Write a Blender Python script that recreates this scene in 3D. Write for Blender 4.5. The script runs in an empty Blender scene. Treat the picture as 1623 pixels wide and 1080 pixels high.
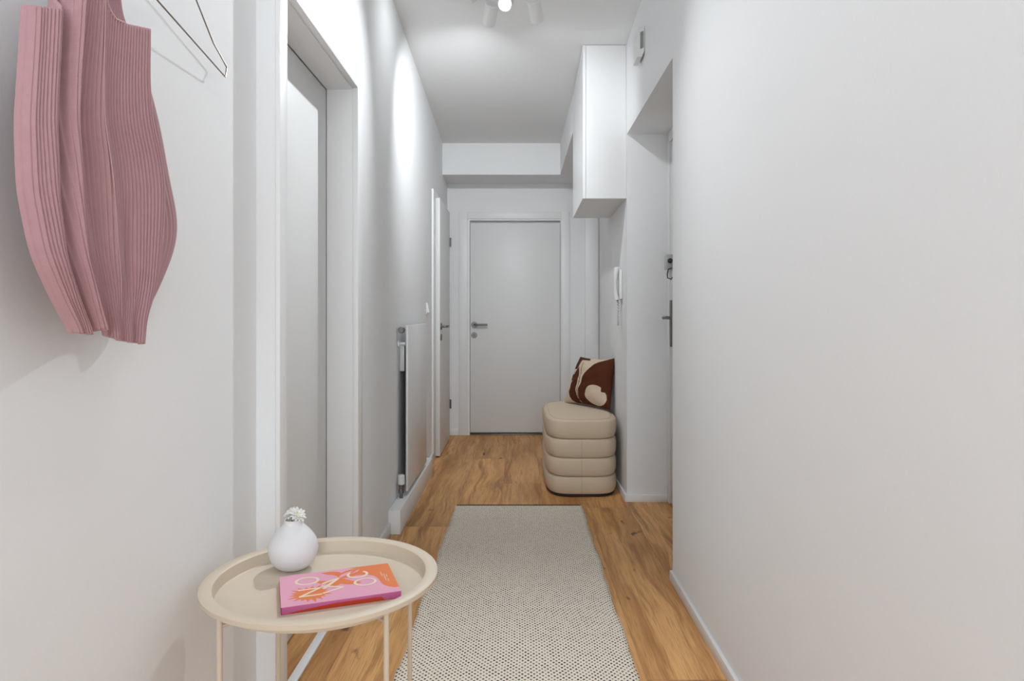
import bpy, bmesh, math, random
from mathutils import Vector, Matrix
random.seed(7)
PI = math.pi
SC = bpy.context.scene
# ------------------------------------------------------------------ camera, world, light, exposure
HC = 1.11                       # eye height
F = 1075.0                      # focal length for a 1623 wide frame
cam_d = bpy.data.cameras.new('camera'); cam = bpy.data.objects.new('camera', cam_d)
SC.collection.objects.link(cam); SC.camera = cam
cam.location = (0, 0, HC); cam.rotation_euler = (PI/2, 0, 0)
cam_d.sensor_width = 36; cam_d.lens = 36*F/1623
cam_d.shift_x = -10.5/1623; cam_d.shift_y = -40/1623
cam_d.clip_start = .05
w = bpy.data.worlds.new('world'); SC.world = w; w.use_nodes = True
w.node_tree.nodes['Background'].inputs[0].default_value = (.86, .93, 1, 1)
w.node_tree.nodes['Background'].inputs[1].default_value = 1.0
SC.view_settings.view_transform = 'Standard'; SC.view_settings.look = 'None'
SC.view_settings.gamma = 1; SC.view_settings.exposure = 0.05
SC.view_settings.use_curve_mapping = False

def lamp(name, kind, loc, energy, color=(1, .97, .93), target=None, **kw):
    l = bpy.data.lights.new(name, kind); l.energy = energy; l.color = color
    for k, v in kw.items(): setattr(l, k, v)
    o = bpy.data.objects.new(name, l); SC.collection.objects.link(o); o.location = loc
    if target is not None:
        o.rotation_euler = (Vector(target)-Vector(loc)).to_track_quat('-Z', 'Y').to_euler()
    return o
# daylight area light, added behind the camera to brighten the corridor
EN = dict(rear=44, mid=3.5, h0=15.5, h1=5, h2=64, h3=92)      # lamp powers
SPOTC = (.92, .965, 1)
lamp('rear_fill', 'AREA', (0.0, -2.46, 1.45), EN['rear'], (.86, .94, 1), (0.0, 0, 1.35), shape='RECTANGLE', size=1.1, size_y=1.9)

# ------------------------------------------------------------------ materials
def mat(name, col, rough=.5, metal=0, bump=0, bscale=200, spec=.5, vary=0, coat=0):
    m = bpy.data.materials.new(name); m.use_nodes = True
    nt = m.node_tree; b = nt.nodes['Principled BSDF']
    b.inputs['Base Color'].default_value = (*col, 1)
    b.inputs['Roughness'].default_value = rough; b.inputs['Metallic'].default_value = metal
    b.inputs['Specular IOR Level'].default_value = spec
    tc = nt.nodes.new('ShaderNodeTexCoord')
    n = nt.nodes.new('ShaderNodeTexNoise'); n.inputs['Scale'].default_value = bscale
    n.inputs['Detail'].default_value = 3
    nt.links.new(tc.outputs['Object'], n.inputs['Vector'])
    if bump:
        bp = nt.nodes.new('ShaderNodeBump'); bp.inputs['Strength'].default_value = bump
        bp.inputs['Distance'].default_value = .002
        nt.links.new(n.outputs['Fac'], bp.inputs['Height']); nt.links.new(bp.outputs['Normal'], b.inputs['Normal'])
    v = vary or .015
    mx = nt.nodes.new('ShaderNodeMix'); mx.data_type = 'RGBA'
    mx.inputs['A'].default_value = (*[max(0, c*(1-v)) for c in col], 1)
    mx.inputs['B'].default_value = (*[min(1, c*(1+v)) for c in col], 1)
    nt.links.new(n.outputs['Fac'], mx.inputs['Factor']); nt.links.new(mx.outputs['Result'], b.inputs['Base Color'])
    return m
WALL = mat('wall_paint', (.865, .87, .875), .85, bump=.12, bscale=90, spec=.25)
CEIL = mat('ceiling_paint', (.87, .875, .875), .9, bump=.1, bscale=90, spec=.2)
TRIM = mat('trim_lacquer', (.86, .865, .87), .4, spec=.4)
DOOR = mat('door_laminate', (.78, .78, .775), .38, spec=.4)
CASE = mat('casing_laminate', (.85, .85, .85), .38, spec=.4)
CAB = mat('cabinet_white', (.82, .82, .82), .35)
RAD = mat('radiator_enamel', (.80, .80, .80), .3)
PLAS = mat('white_plastic', (.80, .80, .79), .35)
PLASG = mat('grey_plastic', (.52, .52, .52), .45)
STEEL = mat('brushed_steel', (.20, .19, .18), .38, 1)
DARKM = mat('dark_metal', (.05, .05, .05), .45, .6)
GAP = mat('dark_gap', (.03, .03, .03), .8)
WIRE = mat('hanger_wire', (.20, .165, .12), .35, .8)
TRAY = mat('tray_powder_coat', (.68, .575, .45), .5, bump=.05, bscale=500)
VASEM = mat('matte_ceramic', (.80, .79, .80), .6, bump=.15, bscale=60)
PETAL = mat('petal', (.86, .85, .80), .6)
POLL = mat('flower_centre', (.75, .68, .38), .7, vary=.2)
STEM = mat('stem_green', (.12, .2, .05), .6)
POUF = mat('beige_velvet', (.69, .56, .42), .9, bump=.25, bscale=350, vary=.04, spec=.15)
PBASE = mat('black_base', (.02, .02, .02), .7)
KBROWN = mat('brown_print', (.088, .024, .010), .85, bump=.4, bscale=600, vary=.15, spec=.15)
KCREAM = mat('cream_canvas', (.66, .53, .40), .85, bump=.4, bscale=600, spec=.15)
BPINK = mat('cover_pink', (.80, .36, .50), .4)
BMAG = mat('spine_magenta', (.60, .13, .33), .4)
BORA = mat('cover_orange', (.80, .19, .035), .4)
BRED = mat('spine_red', (.55, .045, .012), .4)
BCRE = mat('cover_cream', (.86, .70, .52), .4)
PAPER = mat('paper', (.8, .76, .7), .8)
GLOW = bpy.data.materials.new('lamp_glow'); GLOW.use_nodes = True
_b = GLOW.node_tree.nodes['Principled BSDF']; _b.inputs['Emission Color'].default_value = (1, .97, .92, 1); _b.inputs['Emission Strength'].default_value = 6
GLASS = bpy.data.materials.new('pane_glass'); GLASS.use_nodes = True
_b = GLASS.node_tree.nodes['Principled BSDF']; _b.inputs['Transmission Weight'].default_value = 1; _b.inputs['Roughness'].default_value = 0.02; _b.inputs['IOR'].default_value = 1.1

def nd(nt, t, **kw):
    n = nt.nodes.new(t)
    for k, v in kw.items(): setattr(n, k, v)
    return n
def mth(nt, op, a, b=None, c=None):
    n = nt.nodes.new('ShaderNodeMath'); n.operation = op
    for i, v in enumerate((a, b, c)):
        if v is None: continue
        if isinstance(v, (int, float)): n.inputs[i].default_value = v
        else: nt.links.new(v, n.inputs[i])
    return n.outputs[0]
def smooth(nt, v, a, b):
    n = nt.nodes.new('ShaderNodeMapRange'); n.interpolation_type = 'SMOOTHSTEP'
    nt.links.new(v, n.inputs[0]); n.inputs[1].default_value = a; n.inputs[2].default_value = b
    return n.outputs[0]
def mixc(nt, f, a, b, mode='MIX'):
    n = nt.nodes.new('ShaderNodeMix'); n.data_type = 'RGBA'; n.blend_type = mode
    for k, v in (('Factor', f), ('A', a), ('B', b)):
        if isinstance(v, (int, float)): n.inputs[k].default_value = v
        elif isinstance(v, tuple): n.inputs[k].default_value = (*v, 1)
        else: nt.links.new(v, n.inputs[k])
    return n.outputs['Result']

def oak():
    m = bpy.data.materials.new('oak_planks'); m.use_nodes = True; nt = m.node_tree
    b = nt.nodes['Principled BSDF']
    tc = nd(nt, 'ShaderNodeTexCoord'); sp = nd(nt, 'ShaderNodeSeparateXYZ'); nt.links.new(tc.outputs['Object'], sp.inputs[0])
    x, y = sp.outputs[0], sp.outputs[1]
    PW, PL = .245, 1.85
    u = mth(nt, 'DIVIDE', mth(nt, 'ADD', x, .10), PW); ci = mth(nt, 'FLOOR', u)
    wn = nd(nt, 'ShaderNodeTexWhiteNoise', noise_dimensions='1D'); nt.links.new(ci, wn.inputs['W'])
    v = mth(nt, 'ADD', mth(nt, 'DIVIDE', y, PL), wn.outputs['Value']); ri = mth(nt, 'FLOOR', v)
    cid = nd(nt, 'ShaderNodeCombineXYZ'); nt.links.new(ci, cid.inputs[0]); nt.links.new(ri, cid.inputs[1])
    w2 = nd(nt, 'ShaderNodeTexWhiteNoise', noise_dimensions='3D'); nt.links.new(cid.outputs[0], w2.inputs['Vector'])
    rnd = w2.outputs['Value']
    off = nd(nt, 'ShaderNodeVectorMath', operation='SCALE'); nt.links.new(w2.outputs['Color'], off.inputs[0]); off.inputs['Scale'].default_value = 30
    pos = nd(nt, 'ShaderNodeVectorMath', operation='ADD'); nt.links.new(tc.outputs['Object'], pos.inputs[0]); nt.links.new(off.outputs[0], pos.inputs[1])
    # wobble
    wb = nd(nt, 'ShaderNodeTexNoise'); wb.inputs['Scale'].default_value = 1.8; wb.inputs['Detail'].default_value = 2
    nt.links.new(pos.outputs[0], wb.inputs['Vector'])
    wv = nd(nt, 'ShaderNodeVectorMath', operation='SCALE'); nt.links.new(wb.outputs['Color'], wv.inputs[0]); wv.inputs['Scale'].default_value = .09
    p2 = nd(nt, 'ShaderNodeVectorMath', operation='ADD'); nt.links.new(pos.outputs[0], p2.inputs[0]); nt.links.new(wv.outputs[0], p2.inputs[1])
    def noise(sx, sy, detail=5, rough=.6, src=p2):
        mp = nd(nt, 'ShaderNodeMapping'); mp.inputs['Scale'].default_value = (sx, sy, 1); nt.links.new(src.outputs[0], mp.inputs[0])
        n = nd(nt, 'ShaderNodeTexNoise'); n.inputs['Scale'].default_value = 1; n.inputs['Detail'].default_value = detail; n.inputs['Roughness'].default_value = rough
        nt.links.new(mp.outputs[0], n.inputs['Vector']); return n.outputs['Fac']
    broad = noise(7, .9, 3); streak = noise(34, 1.4, 5); fine = noise(260, 7, 3, .7, pos); 
    kn = noise(15, 6, 2, .5); knot = smooth(nt, kn, .68, .76)
    c = mixc(nt, smooth(nt, broad, .3, .7), (.52, .25, .085), (.84, .47, .185))
    c = mixc(nt, mth(nt, 'MULTIPLY', smooth(nt, streak, .46, .70), .70), c, (.34, .135, .034))
    c = mixc(nt, mth(nt, 'MULTIPLY', smooth(nt, fine, .45, .70), .55), c, (.36, .15, .042))
    dk = smooth(nt, noise(10, .8, 4, .6), .54, .68)
    c = mixc(nt, mth(nt, 'MULTIPLY', dk, .62), c, (.20, .078, .022))
    c = mixc(nt, mth(nt, 'MULTIPLY', knot, .85), c, (.085, .035, .014))
    tint = mth(nt, 'ADD', mth(nt, 'MULTIPLY', rnd, .22), .90)
    tc3 = nd(nt, 'ShaderNodeCombineXYZ')
    for i in range(3): nt.links.new(tint, tc3.inputs[i])
    c = mixc(nt, 1.0, c, tc3.outputs[0], 'MULTIPLY')
    # joints
    fu = mth(nt, 'FRACT', u); du = mth(nt, 'MULTIPLY', mth(nt, 'MINIMUM', fu, mth(nt, 'SUBTRACT', 1, fu)), PW)
    fv = mth(nt, 'FRACT', v); dv = mth(nt, 'MULTIPLY', mth(nt, 'MINIMUM', fv, mth(nt, 'SUBTRACT', 1, fv)), PL)
    d = mth(nt, 'MINIMUM', du, dv); jt = mth(nt, 'SUBTRACT', 1, smooth(nt, d, .0003, .0016))
    c = mixc(nt, mth(nt, 'MULTIPLY', jt, .5), c, (.12, .055, .02))
    nt.links.new(c, b.inputs['Base Color'])
    b.inputs['Specular IOR Level'].default_value = .35
    rr = mth(nt, 'ADD', mth(nt, 'MULTIPLY', fine, .15), .42); nt.links.new(rr, b.inputs['Roughness'])
    bp = nd(nt, 'ShaderNodeBump'); bp.inputs['Strength'].default_value = .2; bp.inputs['Distance'].default_value = .001
    nt.links.new(mth(nt, 'SUBTRACT', fine, mth(nt, 'MULTIPLY', jt, 2)), bp.inputs['Height']); nt.links.new(bp.outputs[0], b.inputs['Normal'])
    return m
OAK = oak()

def rugmat():
    m = bpy.data.materials.new('woven_rug'); m.use_nodes = True; nt = m.node_tree
    b = nt.nodes['Principled BSDF']; b.inputs['Roughness'].default_value = .95; b.inputs['Specular IOR Level'].default_value = .1
    uv = nd(nt, 'ShaderNodeUVMap'); sp = nd(nt, 'ShaderNodeSeparateXYZ'); nt.links.new(uv.outputs[0], sp.inputs[0])
    n0 = nd(nt, 'ShaderNodeTexNoise'); n0.inputs['Scale'].default_value = 3.0; n0.inputs['Detail'].default_value = 2
    nt.links.new(uv.outputs[0], n0.inputs['Vector'])
    ns = nd(nt, 'ShaderNodeSeparateColor'); nt.links.new(n0.outputs['Color'], ns.inputs[0])
    x = mth(nt, 'ADD', sp.outputs[0], mth(nt, 'MULTIPLY', mth(nt, 'SUBTRACT', ns.outputs[0], .5), .02))
    y = mth(nt, 'ADD', sp.outputs[1], mth(nt, 'MULTIPLY', mth(nt, 'SUBTRACT', ns.outputs[1], .5), .03))
    PX, PY = .0176, .0102
    r = mth(nt, 'DIVIDE', y, PY); ri = mth(nt, 'FLOOR', r); fr = mth(nt, 'SUBTRACT', mth(nt, 'FRACT', r), .5)
    odd = mth(nt, 'MULTIPLY', mth(nt, 'MODULO', ri, 2), .5)
    q = mth(nt, 'ADD', mth(nt, 'DIVIDE', x, PX), odd); fq = mth(nt, 'SUBTRACT', mth(nt, 'FRACT', q), .5)
    cid = nd(nt, 'ShaderNodeCombineXYZ'); nt.links.new(ri, cid.inputs[0]); nt.links.new(mth(nt, 'FLOOR', q), cid.inputs[1])
    wn = nd(nt, 'ShaderNodeTexWhiteNoise'); nt.links.new(cid.outputs[0], wn.inputs['Vector'])
    dx = mth(nt, 'MULTIPLY', fq, PX/.0031); dy = mth(nt, 'MULTIPLY', fr, PY/.0036)
    dist = mth(nt, 'SQRT', mth(nt, 'ADD', mth(nt, 'MULTIPLY', dx, dx), mth(nt, 'MULTIPLY', dy, dy)))
    dist = mth(nt, 'ADD', dist, mth(nt, 'MULTIPLY', mth(nt, 'SUBTRACT', wn.outputs['Value'], .5), .3))
    dot = mth(nt, 'SUBTRACT', 1, smooth(nt, dist, .8, 1.25))
    n = nd(nt, 'ShaderNodeTexNoise'); n.inputs['Scale'].default_value = 260; nt.links.new(uv.outputs[0], n.inputs['Vector'])
    base = mixc(nt, n.outputs['Fac'], (.84, .74, .61), (.98, .90, .78))
    dotc = mixc(nt, wn.outputs['Value'], (.025, .018, .015), (.16, .12, .095))
    nt.links.new(mixc(nt, dot, base, dotc), b.inputs['Base Color'])
    bp = nd(nt, 'ShaderNodeBump'); bp.inputs['Strength'].default_value = .4; bp.inputs['Distance'].default_value = .002
    rib = mth(nt, 'ABSOLUTE', fr)
    nt.links.new(mth(nt, 'SUBTRACT', mth(nt, 'SUBTRACT', mth(nt, 'MULTIPLY', n.outputs['Fac'], .4), rib), dot), bp.inputs['Height'])
    nt.links.new(bp.outputs[0], b.inputs['Normal'])
    return m
RUG = rugmat()
RUGDARK = mat('dark_yarn', (.05, .04, .035), .95, bump=.5, bscale=300, vary=.3, spec=.1)
def ribmat(name, col):
    m = bpy.data.materials.new(name); m.use_nodes = True; nt = m.node_tree
    b = nt.nodes['Principled BSDF']; b.inputs['Roughness'].default_value = .8; b.inputs['Specular IOR Level'].default_value = .2
    b.inputs['Sheen Weight'].default_value = .25
    uv = nd(nt, 'ShaderNodeUVMap'); sp = nd(nt, 'ShaderNodeSeparateXYZ'); nt.links.new(uv.outputs[0], sp.inputs[0])
    cth = mth(nt, 'SINE', mth(nt, 'MULTIPLY', sp.outputs[1], 2*PI/.0016))
    n = nd(nt, 'ShaderNodeTexNoise'); n.inputs['Scale'].default_value = 40; nt.links.new(uv.outputs[0], n.inputs['Vector'])
    c = mixc(nt, n.outputs['Fac'], tuple(v*.93 for v in col), tuple(v*1.07 for v in col))
    nt.links.new(c, b.inputs['Base Color'])
    bp = nd(nt, 'ShaderNodeBump'); bp.inputs['Strength'].default_value = .25; bp.inputs['Distance'].default_value = .0008
    nt.links.new(cth, bp.inputs['Height']); nt.links.new(bp.outputs[0], b.inputs['Normal'])
    return m
KNIT = ribmat('ribbed_knit_pink', (.47, .27, .29))
SEAMM = mat('seam_thread', (.53, .32, .32), .8)

# ------------------------------------------------------------------ mesh helpers
class MB:
    def __init__(s): s.bm = bmesh.new(); s.mi = 0
    def _mark(s, before):
        for f in s.bm.faces:
            if f not in before: f.material_index = s.mi
    def quad(s, pts, mi=None):
        vs = [s.bm.verts.new(p) for p in pts]; f = s.bm.faces.new(vs); f.material_index = s.mi if mi is None else mi; return f
    def hexa(s, p):      # 8 corners: bottom 4 ccw, top 4
        v = [s.bm.verts.new(q) for q in p]
        for a in ((3, 2, 1, 0), (4, 5, 6, 7), (0, 1, 5, 4), (1, 2, 6, 5), (2, 3, 7, 6), (3, 0, 4, 7)):
            s.bm.faces.new([v[i] for i in a]).material_index = s.mi
        return v
    def box(s, x0, x1, y0, y1, z0, z1, bev=0, seg=2):
        v = s.hexa([(x0, y0, z0), (x1, y0, z0), (x1, y1, z0), (x0, y1, z0), (x0, y0, z1), (x1, y0, z1), (x1, y1, z1), (x0, y1, z1)])
        if bev:
            es = {e for q in v for e in q.link_edges}
            r = bmesh.ops.bevel(s.bm, geom=list(es), offset=bev, segments=seg, affect='EDGES', profile=.5)
            for f in r['faces']: f.material_index = s.mi
        return s
    def lathe(s, prof, c=(0, 0, 0), n=48, M=None, cap=True):
        rings = []
        for r, z in prof:
            ring = []
            for i in range(n):
                a = 2*PI*i/n; p = Vector((r*math.cos(a), r*math.sin(a), z))
                p = (M @ p if M else p) + Vector(c); ring.append(s.bm.verts.new(p))
            rings.append(ring)
        for a, b in zip(rings, rings[1:]):
            for i in range(n):
                j = (i+1) % n; s.bm.faces.new((a[i], a[j], b[j], b[i])).material_index = s.mi
        if cap:
            s.bm.faces.new(rings[0][::-1]).material_index = s.mi; s.bm.faces.new(rings[-1]).material_index = s.mi
        return s
    def cyl(s, p0, p1, r, r1=None, n=20, bev=0):
        p0, p1 = Vector(p0), Vector(p1); L = (p1-p0).length; r1 = r if r1 is None else r1
        M = (p1-p0).to_track_quat('Z', 'Y').to_matrix()
        prof = [(r, 0), (r1, L)] if not bev else [(r-bev, 0), (r, bev), (r1, L-bev), (r1-bev, L)]
        return s.lathe(prof, p0, n, M)
    def tube(s, pts, r, n=10, closed=False):
        pts = [Vector(p) for p in pts]; m = len(pts); rings = []; up = None
        for i, p in enumerate(pts):
            if closed: t = (pts[(i+1) % m]-pts[i-1]).normalized()
            else: t = (pts[min(i+1, m-1)]-pts[max(i-1, 0)]).normalized()
            if up is None: up = t.orthogonal().normalized()
            up = (up - t*up.dot(t)).normalized(); sd = t.cross(up)
            rings.append([s.bm.verts.new(p+(up*math.cos(2*PI*k/n)+sd*math.sin(2*PI*k/n))*r) for k in range(n)])
        rr = rings + ([rings[0]] if closed else [])
        for a, b in zip(rr, rr[1:]):
            for i in range(n):
                j = (i+1) % n; s.bm.faces.new((a[i], a[j], b[j], b[i])).material_index = s.mi
        if not closed:
            s.bm.faces.new(rings[0][::-1]).material_index = s.mi; s.bm.faces.new(rings[-1]).material_index = s.mi
        return s
    def ball(s, c, r, sc=(1, 1, 1), M=None, seg=14):
        prof = [(r*math.sin(PI*i/seg) or 1e-5, -r*math.cos(PI*i/seg)) for i in range(seg+1)]
        prof[0] = (r*.02, -r); prof[-1] = (r*.02, r)
        S = Matrix.Diagonal(sc); MM = (M @ S) if M else S
        return s.lathe(prof, c, 18, MM)
    def build(s, name, mats, parent=None, smooth_ang=35, at=None):
        bmesh.ops.recalc_face_normals(s.bm, faces=s.bm.faces[:])
        me = bpy.data.meshes.new(name)
        if at is not None: bmesh.ops.translate(s.bm, verts=s.bm.verts[:], vec=-Vector(at))
        s.bm.to_mesh(me); s.bm.free()
        for m in (mats if isinstance(mats, (list, tuple)) else [mats]): me.materials.append(m)
        o = bpy.data.objects.new(name, me); SC.collection.objects.link(o)
        if at is not None: o.location = at
        if smooth_ang:
            for p in me.polygons: p.use_smooth = True
            me.set_sharp_from_angle(angle=math.radians(smooth_ang))
        if parent is not None:
            o.parent = parent
            t = parent
            # vertices are given in world coordinates; undo every parent's location
            off = Vector((0, 0, 0))
            while t: off += Vector(t.location); t = t.parent
            if at is None: me.transform(Matrix.Translation(-off))
            else: o.location = Vector(at)-off
        return o
def empty(name, loc, label=None, cat=None, group=None, kind=None):
    o = bpy.data.objects.new(name, None); SC.collection.objects.link(o); o.location = loc; o.empty_display_size = .05
    return tag(o, label, cat, group, kind)
def tag(o, label=None, cat=None, group=None, kind=None):
    if label: o['label'] = label
    if cat: o['category'] = cat
    if group: o['group'] = group
    if kind: o['kind'] = kind
    return o
def struct(o, label, cat): return tag(o, label, cat, kind='structure')

# ------------------------------------------------------------------ room shell (x right, y into the corridor)
YB, YN = 6.28, -2.4            # back wall, wall with the added window behind the camera
XL, XLN, XR = -.66, -.711, .645
SL = .07
def cz(y): return 2.603+SL*(5.88-y) if y > 2.6 else 2.603+SL*3.28
# floor
struct(MB().box(-1.2, 1.4, YN-.1, YB+.12, -.1, 0).build('floor', OAK, smooth_ang=0), 'oak plank floor running the length of the corridor', 'floor')
# ceiling
m = MB()
m.hexa([(-1.2, YN-.1, cz(0)), (1.4, YN-.1, cz(0)), (1.4, 2.6, cz(2.6)), (-1.2, 2.6, cz(2.6)), (-1.2, YN-.1, 3.1), (1.4, YN-.1, 3.1), (1.4, 2.6, 3.1), (-1.2, 2.6, 3.1)])
m.hexa([(-1.2, 2.6, cz(2.6)), (1.4, 2.6, cz(2.6)), (1.4, YB+.12, cz(YB+.12)), (-1.2, YB+.12, cz(YB+.12)), (-1.2, 2.6, 3.1), (1.4, 2.6, 3.1), (1.4, YB+.12, 3.1), (-1.2, YB+.12, 3.1)])
struct(m.build('ceiling', CEIL, smooth_ang=0), 'white painted corridor ceiling with spotlights', 'ceiling')
H = 2.95
def wallpiece(m, x0, x1, y0, y1, z0=0, z1=H): m.box(x0, x1, y0, y1, z0, z1)
# left wall : near part set back a little, then the part with the doors
D1A, D1B, D1T = 1.875, 2.755, 2.035      # rough opening of the near door
D2A, D2B, D2T = 5.27, 6.05, 2.01
m = MB()
wallpiece(m, -1.05, XLN, YN, 1.838)
wallpiece(m, -1.05, XL, 1.838, D1A)
wallpiece(m, -1.05, XL, D1A, D1B, D1T, H)
wallpiece(m, -1.05, XL, D1B, D2A)
wallpiece(m, -1.05, XL, D2A, D2B, D2T, H)
wallpiece(m, -1.05, XL, D2B, YB)
struct(m.build('wall_left', WALL, smooth_ang=0), 'white painted left corridor wall with two doorways and a radiator', 'wall')
# right wall with the entrance niche
NA, NB, NT, NX = 2.84, 4.04, 2.19, .905
m = MB()
wallpiece(m, XR, 1.3, YN, NA)
wallpiece(m, XR, 1.3, NA, NB, NT, H)
wallpiece(m, NX+.05, 1.3, NA, NB, 0, NT)
wallpiece(m, XR, 1.3, NB, 5.33)
wallpiece(m, .742, 1.3, 5.33, YB)
struct(m.build('wall_right', WALL, smooth_ang=0), 'white painted right corridor wall with the entrance niche', 'wall')
# back wall with door opening
B0, B1, BT = -.475, .395, 2.0
m = MB()
wallpiece(m, -1.05, B0, YB, YB+.12)
wallpiece(m, B1, 1.3, YB, YB+.12)
wallpiece(m, B0, B1, YB, YB+.12, BT, H)
struct(m.build('wall_back', WALL, smooth_ang=0), 'white wall closing the far end of the corridor', 'wall')
# unseen wall behind the camera, with a window added for the fill light
m = MB()
wallpiece(m, -1.05, -.6, YN-.1, YN); wallpiece(m, .6, 1.3, YN-.1, YN)
wallpiece(m, -.6, .6, YN-.1, YN, 0, .4); wallpiece(m, -.6, .6, YN-.1, YN, 2.4, H)
struct(m.build('wall_front', WALL, smooth_ang=0), 'white wall with an added window behind the viewer', 'wall')
wn = empty('added_window_1', (0, YN-.06, .4)); struct(wn, 'unseen white framed window added behind the viewer for fill light', 'window')
m = MB(); m.box(-.6, -.55, YN-.07, YN-.03, .4, 2.4); m.box(.55, .6, YN-.07, YN-.03, .4, 2.4); m.box(-.55, .55, YN-.07, YN-.03, .4, .45); m.box(-.55, .55, YN-.07, YN-.03, 2.35, 2.4)
m.build('added_window_frame', CASE, wn)

# dropped bulkhead: across the end wall and along the right side behind the wall cabinet
m = MB()
zt = 3.0
m.hexa([(XL-.05, 5.88, 2.33), (.361, 5.88, 2.33), (.361, YB+.02, 2.33), (XL-.05, YB+.02, 2.33), (XL-.05, 5.88, zt), (.361, 5.88, zt), (.361, YB+.02, zt), (XL-.05, YB+.02, zt)])
m.hexa([(.384, 4.80, 2.405), (1.2, 4.80, 2.405), (1.2, 5.88, 2.33), (.361, 5.88, 2.33), (.384, 4.80, zt), (1.2, 4.80, zt), (1.2, 5.88, zt), (.361, 5.88, zt)])
m.hexa([(.361, 5.88, 2.33), (1.2, 5.88, 2.33), (1.2, YB+.02, 2.33), (.361, YB+.02, 2.33), (.361, 5.88, zt), (1.2, 5.88, zt), (1.2, YB+.02, zt), (.361, YB+.02, zt)])
struct(m.build('trim_1', WALL, smooth_ang=0), 'dropped white bulkhead along the ceiling at the far end', 'bulkhead')
# boxed-in pipe strip in the far right corner
struct(MB().box(.614, .738, YB-.03, YB, 0, 2.33, .003).build('trim_2', CASE), 'narrow white vertical panel in the far right corner', 'panel')

# baseboards
def bb(name, x0, x1, y0, y1, label, h=.042):
    struct(MB().box(x0, x1, y0, y1, 0, h, .002).build(name, TRIM), label, 'baseboard')
bb('baseboard_right', XR-.013, XR, YN, NA+.002, 'low white baseboard of the long right wall')
m = MB(); m.box(XR-.013, NX-.02, NB-.013, NB, 0, .042, .002); m.box(XR-.013, XR, NB, 5.33, 0, .042, .002)
struct(m.build('baseboard_niche', TRIM), 'low white baseboard wrapping the corner past the entrance niche', 'baseboard')
m = MB(); m.box(XLN, XLN+.013, YN, 1.838, 0, .06, .002)
struct(m.build('baseboard_near', TRIM), 'low white baseboard of the near left wall', 'baseboard')
m = MB(); m.box(XL, XL+.014, 2.84, 3.43, 0, .06, .002); m.box(XL, XL+.014, 4.71, 5.17, 0, .06, .002); m.box(XL, XL+.014, 6.13, YB, 0, .06, .002)
struct(m.build('baseboard_left', TRIM), 'low white baseboard of the left wall beside the radiator', 'baseboard')
bb('baseboard_back', XL+.014, -.556, YB-.014, YB, 'short white baseboard left of the far door', .06)
# plinth under the radiator
struct(MB().box(XL, -.598, 3.43, 4.70, 0, .122, .003).build('trim_3', TRIM), 'white boxed plinth on the floor below the radiator', 'plinth')

# ------------------------------------------------------------------ doors
def lever(parent, c, along, out, L=.12, name='handle', mt=STEEL, R=.026, z_key=-.095, key=True):
    """round-rosette lever; c = centre on the leaf face, along = lever direction, out = away from leaf"""
    c, along, out = Vector(c), Vector(along), Vector(out)
    m = MB(); m.cyl(c, c+out*.009, R, n=28, bev=.002)
    m.cyl(c+out*.008, c+out*.045, .009)
    pts = [c+out*.02, c+out*.038, c+out*.046+along*.008, c+out*.048+along*.02, c+out*.048+along*L]
    m.tube(pts, .0095, 14)
    o = m.build(name, mt, parent)
    if key:
        k = c+Vector((0, 0, z_key)); m = MB(); m.cyl(k, k+out*.009, R*.96, n=28, bev=.002)
        e = m.build('keyhole_rosette', mt, parent)
        m = MB(); m.cyl(k+out*.0085+Vector((0, 0, .006)), k+out*.0100+Vector((0, 0, .006)), .0055, n=14)
        s = along*.0028; a = k+out*.0098
        m.hexa([a-s-Vector((0, 0, .014)), a+s-Vector((0, 0, .014)), a+s-Vector((0, 0, .014))-out*.001, a-s-Vector((0, 0, .014))-out*.001,
                a-s+Vector((0, 0, .004)), a+s+Vector((0, 0, .004)), a+s+Vector((0, 0, .004))-out*.001, a-s+Vector((0, 0, .004))-out*.001])
        m.build('keyhole', DARKM, e)
    return o
# door_1: near left door seen in its deep frame
d = empty('door_1', (XL, 2.31, 0)); struct(d, 'near left white door set deep in its frame', 'door')
m = MB()
xo = -.648
m.box(-.672, xo, 1.842, 1.902, 0, 2.10, .002)          # near casing
m.box(-.672, xo, 2.738, 2.818, 0, 2.10, .002)          # far casing
m.box(-.672, xo, 1.902, 2.738, 2.028, 2.10, .002)        # head casing
m.build('casing', CASE, d)
m = MB()
m.box(-.775, -.6715, D1A, 1.894, 0, D1T); m.box(-.775, -.6715, 2.738, D1B, 0, D1T)
m.box(-.775, -.6715, 1.894, 2.738, 2.022, D1T)
m.box(-.84, -.779, D1A, 1.90, 0, D1T); m.box(-.84, -.779, 2.748, D1B, 0, D1T)
m.build('jamb', CASE, d)
MB().box(-.87, -.82, D1A, D1B, 0, D1T).build('light_block', CASE, d)  # slab added behind the leaf to keep outside light from leaking in
lf = MB().box(-.815, -.776, 1.8985, 2.7335, .012, 2.018, .001).build('leaf', DOOR, d)
m = MB(); m.cyl((-.776, 2.30-.305, 1.095), (-.770, 2.30-.305, 1.095), .024, n=24); m.build('keyhole_rosette', STEEL, lf)
MB().box(-.697, -.668, 1.895, 2.737, 0, .010, .003).build('threshold', CASE, d)
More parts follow.
